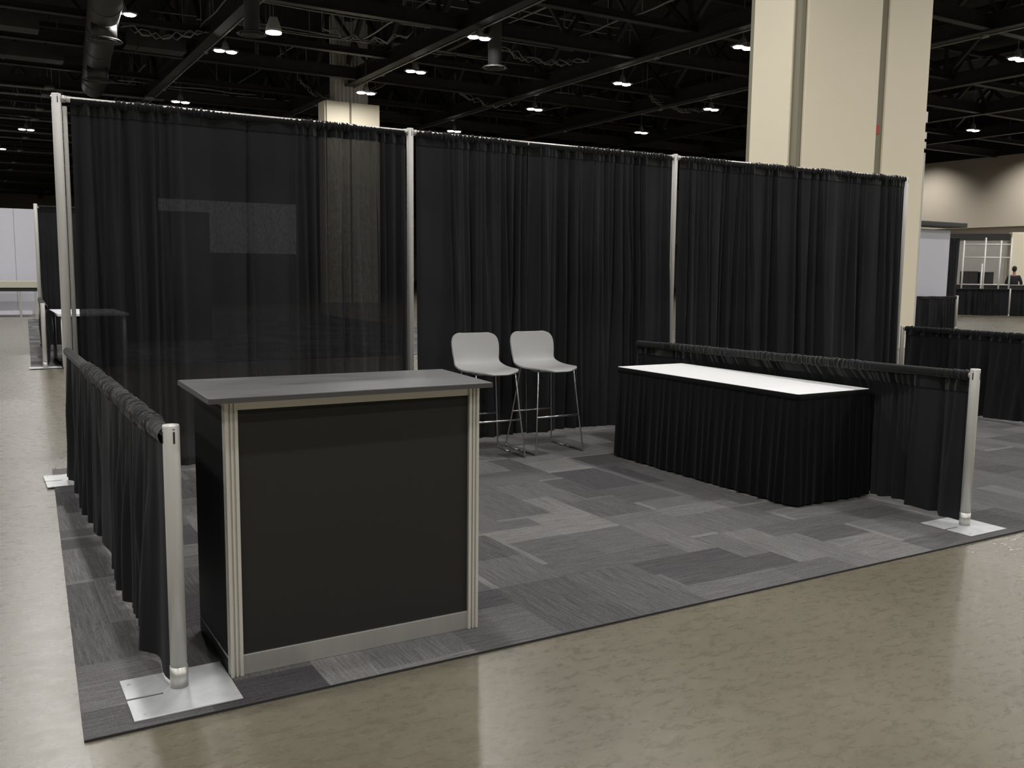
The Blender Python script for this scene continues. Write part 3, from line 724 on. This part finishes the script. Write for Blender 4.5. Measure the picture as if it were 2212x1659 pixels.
# ------------------------------------------------------------------ bar stools
def stool():
    root = thing('bar_stool', 'x', 'bar stool', (3.27, -.56, .0095), 0, 'grey bar stools in front of the back drape')
    # shell: (y, z, half width, edge lift, wrap) ; forward is -y
    prof = [(-.237, .622, .050, .0, 0), (-.233, .628, .088, .0, 0), (-.222, .636, .122, .0, 0), (-.204, .642, .152, .0, 0), (-.178, .646, .176, .0, 0), (-.145, .647, .192, .001, 0), (-.09, .643, .205, .003, 0), (-.03, .638, .209, .008, 0),
            (.04, .636, .206, .012, 0), (.10, .639, .201, .018, .003), (.15, .649, .196, .020, .008), (.185, .672, .188, .014, .018), (.203, .704, .187, .006, .026),
            (.214, .742, .194, .0, .032), (.224, .785, .196, 0, .036), (.232, .825, .198, 0, .034), (.238, .862, .190, 0, .030), (.242, .886, .172, 0, .024), (.244, .898, .148, 0, .018), (.2445, .902, .110, 0, .012)]
    b = bm_new(); rows = []; n = 16
    for (y, z, hw, lift, wrap) in prof:
        row = []
        for i in range(n+1):
            u = -1+2*i/n; us = math.sin(u*PI/2)
            row.append(b.verts.new((hw*us, y-wrap*abs(us)**2.2, z+lift*abs(us)**2.5)))
        rows.append(row)
    for A, B in zip(rows, rows[1:]):
        for i in range(n): b.faces.new((A[i], A[i+1], B[i+1], B[i]))
    o = obj('seat_shell', b, M['seat'], root, True)
    s = o.modifiers.new('solid', 'SOLIDIFY'); s.thickness = .014; s.offset = 0
    s = o.modifiers.new('sub', 'SUBSURF'); s.levels = 2; s.render_levels = 2
    r = .0062
    FX = .212; YF = -.225; YB = .225
    def bend(pts, rad=.03, n=5):
        out = [Vector(pts[0])]
        for a, p, c in zip(pts, pts[1:], pts[2:]):
            a, p, c = Vector(a), Vector(p), Vector(c); u = (a-p).normalized(); v = (c-p).normalized()
            for k in range(n+1):
                t = k/n; out.append((p+u*rad)*(1-t)**2+p*2*t*(1-t)+(p+v*rad)*t**2)
        out.append(Vector(pts[-1])); return out
    ztop = .628
    for sx in (-1, 1):
        # front leg with the floor runner, and rear leg
        b = bm_new(); add_tube(b, [(sx*.155, -.150, ztop)]+bend([(sx*.158, -.155, ztop-.01), (sx*FX, YF, r+.001), (sx*FX, -.03, r)], .02), r, 10); obj('leg', b, M['chrome'], root, True)
        b = bm_new(); add_tube(b, [(sx*.140, .130, ztop)]+bend([(sx*.142, .135, ztop-.01), (sx*FX, YB, r+.001), (sx*FX, .03, r)], .02), r, 10); obj('leg', b, M['chrome'], root, True)
        b = bm_new(); add_tube(b, [(sx*FX, -.03, r), (sx*FX, .03, r)], r, 10); obj('floor_runner', b, M['chrome'], root, True)
        b = bm_new(); add_tube(b, [(sx*.155, -.15, ztop), (sx*.140, .13, ztop)], r, 10); obj('seat_bracket', b, M['chrome'], root, True)
    zf = .285; k = (ztop-zf)/ztop
    xf = .158+(FX-.158)*k; yf = -.155+(YF+.155)*k; yb = .135+(YB-.135)*k; xb = .142+(FX-.142)*k
    b = bm_new(); add_tube(b, [(-xf, yf, zf), (xf, yf, zf)], r*1.15, 10); obj('footrest', b, M['chrome'], root, True)
    b = bm_new(); add_tube(b, [(-xb, yb, zf), (xb, yb, zf)], r, 10); obj('rear_stretcher', b, M['chrome'], root, True)
    b = bm_new(); add_tube(b, [(-.155, -.15, ztop-.001), (.155, -.15, ztop-.001)], r, 10); add_tube(b, [(-.14, .13, ztop-.001), (.14, .13, ztop-.001)], r, 10); obj('cross_brace', b, M['chrome'], root, True)
    return root
s0 = stool(); s0['label'] = 'light grey bar stool on chrome legs, right one nearer the table'
s1 = copy_tree(s0); s1.location = (2.75, -.57, .0095); s1.rotation_euler = (0, 0, -.05); s1['label'] = 'light grey bar stool on chrome legs, left one partly behind the counter'

# ------------------------------------------------------------------ left background
upright(.53, 11.3, 2.44, 'distant tall post at the left, seen beyond the corner post', .03, None, .0095, 'alum_white', None, False)
upright(.33, 7.50, .885, 'distant short post on a flat plate, seen beyond the corner post', .028, ((-.2, .2, -.12, .12), 0), .0095, 'alum_white', None, False)
drape('drape_panel', (.57, 11.3), (3.4, 11.3), .04, 2.41, 31, 'distant tall black drape seen left of the corner post', M['drape'], 'black drapes of the booth behind', du=.02, nz=14)
drape('side_drape', (.36, 7.53), (.52, 11.25), .04, .86, 32, 'distant low black side drape seen left of the corner post', M['drape'], 'black drapes of the booth behind', du=.02, nz=12, rod=.03)
crossbar((.56, 11.3), (3.4, 11.3), 2.38, 'crossbar of the distant tall black drape'); crossbar((.34, 7.53), (.52, 11.25), .83, 'rail of the distant low side drape')
root = thing('side_table', 'pale topped table in the booth beyond the corner post', 'table', (.50, 7.35, .0095))
b = bm_new(); add_box(b, 0, .9, 0, 1.6, .70, .735); obj('tabletop', b, M['white_panel'], root, False, .004)
b = bm_new(); add_box(b, .16, .85, .05, 1.55, .02, .70); obj('skirt', b, M['skirt'], root)
for (x, y) in ((.06, .05), (.84, .05), (.06, 1.55), (.84, 1.55)):
    b = bm_new(); add_tube(b, [(x, y, 0), (x, y, .70)], .025, 10); obj('leg', b, M['alum_white'], root, True)
def panel_wall(root, x0, x1, z0, z1, n, y=0, t=.05):
    for i in range(n):
        a = x0+(x1-x0)*i/n; c = x0+(x1-x0)*(i+1)/n
        b = bm_new(); add_box(b, a+.006, c-.006, y, y+t, z0, z1); obj('wall_panel', b, M['white_panel'], root, False, .004)
    b = bm_new(); add_box(b, x0, x1, y+.01, y+t-.01, z0, z1); obj('frame', b, M['grey_back'], root)
root = thing('panel_wall', 'white hard panel wall at the far left edge', 'partition', (0, 24.0, 0)); panel_wall(root, -3.6, 1.25, 0, 3.04, 9)
root = thing('ledge_table', 'cream edged long table in front of the far left white panels', 'table', (0, 22.5, 0))
b = bm_new(); add_box(b, -3, 1.2, 0, .8, .80, .98); obj('tabletop', b, M['cream'], root, False, .01)
b = bm_new(); add_box(b, -3, 1.15, .05, .75, .70, .795); obj('under_shade', b, M['slot'], root)  # black box standing in for the shadow below the tabletop
for x in (-2.9, -1.2, .72, 1.1):
    b = bm_new(); add_bar(b, (x, .08, 0.0), (x, .08, .70), .05, .05); obj('leg', b, M['alum'], root)
b = bm_new(); add_box(b, -3, 1.0, .1, .7, .06, .16); obj('base_shelf', b, M['white_panel'], root)
root = thing('panel_wall', 'white hard panels showing faintly through the left drape', 'partition', (0, 30.0, 0))
panel_wall(root, 5.7, 10.9, 2.0, 3.95, 5)
b = bm_new(); add_box(b, 5.6, 11.0, 0, .06, 0, 1.99); obj('base_panel', b, M['paint_black'], root)

# ------------------------------------------------------------------ right background
drape('side_drape', (20.2, 8.6), (21.9, 8.6), .02, .88, 41, 'low black drape under the white panels at right', M['drape'], 'black drapes in the right background', du=.02, nz=10, rod=.03, amp=.04)
upright(21.95, 8.6, .90, 'short white post right of the white panels', .04, None, .001, 'alum_white', None, False)
crossbar((20.2, 8.6), (21.9, 8.6), .85, 'rail of the low drape under the white panels')
root = thing('panel_wall', 'two white hard panels with a dark cap at right', 'partition', (0, 9.0, 0))
for (a, c) in ((19.6, 20.76), (20.80, 22.08)):
    b = bm_new(); add_box(b, a, c, 0, .06, .0, 2.62); obj('wall_panel', b, M['white_panel'], root, False, .01)
b = bm_new(); add_box(b, 20.2, 22.35, -.3, .3, 2.68, 2.80); obj('cap', b, M['dark_void'], root, False, .02)
b = bm_new(); add_box(b, 20.76, 20.80, .0, .05, 0, 2.68); obj('centre_post', b, M['alum'], root)
drape('drape_panel', (22.45, 9.4), (23.1, 9.4), .04, 2.45, 42, 'narrow tall black drape right of the white panels', M['drape'], 'black drapes in the right background', du=.03, nz=12)
crossbar((22.4, 9.4), (23.1, 9.4), 2.42, 'crossbar of the narrow tall drape'); upright(22.42, 9.4, 2.45, 'tall post left of the narrow drape', .025, None, .001, 'alum_white', None, False)
F1 = Vector((30.33, 14.14, 0)); FA = Vector((.69, -.7237, 0)); FN = Vector((.7237, .69, 0))
def fp(a, n, z=0): v = F1+FA*a+FN*n; return (v.x, v.y, z)
for i, (a0, a1, lab) in enumerate(((-.3, 1.62, 'far low black drape left of its white post'), (1.66, 4.2, 'far low black drape at the right edge of the photo'))):
    p, q = fp(a0, 0), fp(a1, 0)
    drape('side_drape', p[:2], q[:2], .03, .98, 51+i, lab, M['drape'], 'black drapes in the right background', du=.025, nz=10, rod=.02, amp=.05)
    crossbar(p[:2], q[:2], .955, 'rail of the '+lab)
p = fp(1.64, 0); upright(p[0], p[1], 1.0, 'short post between the two far low drapes', .03, None, .001, 'alum_white', None, False)
root = thing('pipe_frame', 'white pipe grid frame in the far right opening', 'frame', (0, 0, 0))
for a, zt in ((.30, 2.75), (1.03, 2.85), (1.55, 2.75), (1.9, 2.85), (.96, 1.9)):
    b = bm_new(); add_tube(b, [fp(a, 1.5, 0), fp(a, 1.5, zt)], .03, 10); obj('pole', b, M['alum_white'], root, True)
for z in (2.6, 2.12, 1.12):
    b = bm_new(); add_tube(b, [fp(.30, 1.5, z), fp(1.9, 1.5, z)], .025, 10); obj('crosspipe', b, M['alum_white'], root, True)
p = fp(.5, 2.6); root = thing('black_case', 'black cabinet standing behind the white pipe grid', 'cabinet', p, math.atan2(FA.y, FA.x))
b = bm_new(); add_box(b, 0, .55, 0, .5, 0, 1.62); add_box(b, .60, 1.1, 0, .5, 0, 1.60); obj('body', b, M['paint_black'], root, False, .02)
p = fp(0, 5.2); root = thing('partition', 'grey partition beyond the white pipe grid', 'partition', p, math.atan2(FA.y, FA.x))
b = bm_new(); add_box(b, -.2, 2.55, 0, .1, 0, 2.9); obj('panel', b, M['grey_back'], root)
b = bm_new(); add_box(b, -.2, 2.6, -.05, .15, 2.9, 3.15); obj('header', b, M['slot'], root)
p = fp(2.65, 5.0); root = thing('cream_pier', 'cream pier behind the standing person', 'column', p, math.atan2(FA.y, FA.x))
b = bm_new(); add_box(b, 0, .85, 0, .6, 0, 3.2); obj('shaft', b, M['col_panel'], root, False, .02)
p = fp(2.0, 1.9); root = thing('ledge_table', 'long low black counter behind the far black drapes', 'counter', p, math.atan2(FA.y, FA.x))
b = bm_new(); add_box(b, -1.9, 2.2, 0, .5, 0, 1.10); obj('body', b, M['paint_black'], root)
b = bm_new(); add_box(b, -1.9, 2.2, -.02, .52, 1.10, 1.13); obj('tabletop', b, M['grey_back'], root)

# person (dark clothing, standing behind the black counter)
def person(loc, rotz):
    root = thing('person', 'person in dark clothes seen from behind beyond the far black counter', 'person', loc, rotz)
    def skin(name, verts, edges, radii, mat, parent, rootv=0):
        me = bpy.data.meshes.new(name); me.from_pydata(verts, edges, []); o = bpy.data.objects.new(name, me); COL.objects.link(o); o.parent = parent
        me.materials.append(mat); sk = o.modifiers.new('skin', 'SKIN'); sk.use_smooth_shade = True
        for i, r_ in enumerate(radii): me.skin_vertices[0].data[i].radius = (r_[0], r_[1]) if isinstance(r_, tuple) else (r_, r_)
        me.skin_vertices[0].data[rootv].use_root = True
        o.modifiers.new('sub', 'SUBSURF').render_levels = 2
        return o
    skinm = simple('person_skin', (.35, .2, .14), .6); cloth = simple('dark_clothing', (.012, .011, .013), .9); trouser = simple('dark_trousers', (.018, .018, .022), .9); hair = simple('dark_hair', (.01, .008, .007), .8)
    V = [(0, 0, .98), (0, 0, 1.18), (0, .01, 1.40), (0, .01, 1.50), (0, 0, 1.58), (0, -.01, 1.68), (0, -.01, 1.76),
         (.17, .01, 1.43), (.25, .03, 1.20), (.22, -.10, .98), (.20, -.15, .90), (-.17, .01, 1.43), (-.26, .03, 1.20), (-.24, -.06, .98), (-.22, -.10, .90),
         (.09, 0, .90), (.10, -.01, .50), (.10, .02, .09), (.10, -.14, .04), (-.09, 0, .90), (-.10, -.01, .50), (-.10, .02, .09), (-.10, -.14, .04)]
    E = [(0, 1), (1, 2), (2, 3), (3, 4), (4, 5), (5, 6), (2, 7), (7, 8), (8, 9), (9, 10), (2, 11), (11, 12), (12, 13), (13, 14), (0, 15), (15, 16), (16, 17), (17, 18), (0, 19), (19, 20), (20, 21), (21, 22)]
    r_ = [(.15, .11), (.135, .10), (.15, .10), .046, .052, (.078, .095), (.06, .075), .055, .045, .034, .026, .055, .045, .034, .026, .085, .06, .045, .035, .085, .06, .045, .035]
    skin('body', V, E, r_, skinm, root)
    skin('jacket', V[:4]+V[7:10]+V[11:14], [(0, 1), (1, 2), (2, 3), (2, 4), (4, 5), (5, 6), (2, 7), (7, 8), (8, 9)], [(.19, .15), (.175, .145), (.19, .15), .085, .07, .06, .048, .07, .06, .048], cloth, root)
    skin('trousers', [V[0], V[15], V[16], (.10, .01, .12), V[19], V[20], (-.10, .01, .12)], [(0, 1), (1, 2), (2, 3), (0, 4), (4, 5), (5, 6)], [(.165, .125), .10, .075, .065, .10, .075, .065], trouser, root)
    b = bm_new(); bmesh.ops.create_uvsphere(b, u_segments=20, v_segments=12, radius=1)
    for v in b.verts: v.co = Vector((v.co.x*.086, v.co.y*.105+.012, max(v.co.z, -1.2 if v.co.y > .05 else .05)*(.10 if v.co.z > 0 else .13)+1.735))
    obj('hair', b, hair, root, True)
    b = bm_new()
    for s in (-1, 1): bmesh.ops.create_uvsphere(b, u_segments=8, v_segments=6, radius=.011, matrix=Matrix.Translation((s*.032, -.098, 1.69)))
    obj('eyes', b, M['slot'], root, True)
    b = bm_new(); add_tube(b, [(0, -.100, 1.70), (0, -.122, 1.665), (0, -.104, 1.655)], [.008, .014, .010], 8); obj('nose', b, skinm, root, True)
    b = bm_new(); add_tube(b, [(-.022, -.098, 1.632), (0, -.104, 1.63), (.022, -.098, 1.632)], .005, 6); obj('mouth', b, M['red'], root, True)
    for s in (-1, 1):
        b = bm_new(); bmesh.ops.create_uvsphere(b, u_segments=8, v_segments=6, radius=.022, matrix=Matrix.Translation((s*.082, 0, 1.68)) @ Matrix.Diagonal((.4, .8, 1.2, 1))); obj('ear', b, skinm, root, True)
        b = bm_new(); hx = .20 if s > 0 else -.22; hy = -.15 if s > 0 else -.10
        add_tube(b, [(hx, hy, .90), (hx, hy-.01, .86), (hx, hy-.015, .81)], [.024, .036, .030], 8)
        for q in range(4): add_tube(b, [(hx, hy-.04+q*.018, .815), (hx, hy-.046+q*.019, .775), (hx-s*.01, hy-.05+q*.019, .745-.006*abs(q-1.5))], [.009, .008, .006], 6)
        add_tube(b, [(hx, hy-.035, .86), (hx-s*.01, hy-.06, .83), (hx-s*.012, hy-.066, .80)], [.010, .009, .007], 6); obj('hand', b, skinm, root, True)
    return root
p = fp(2.33, 2.75); person((p[0], p[1], 0), 2.05)
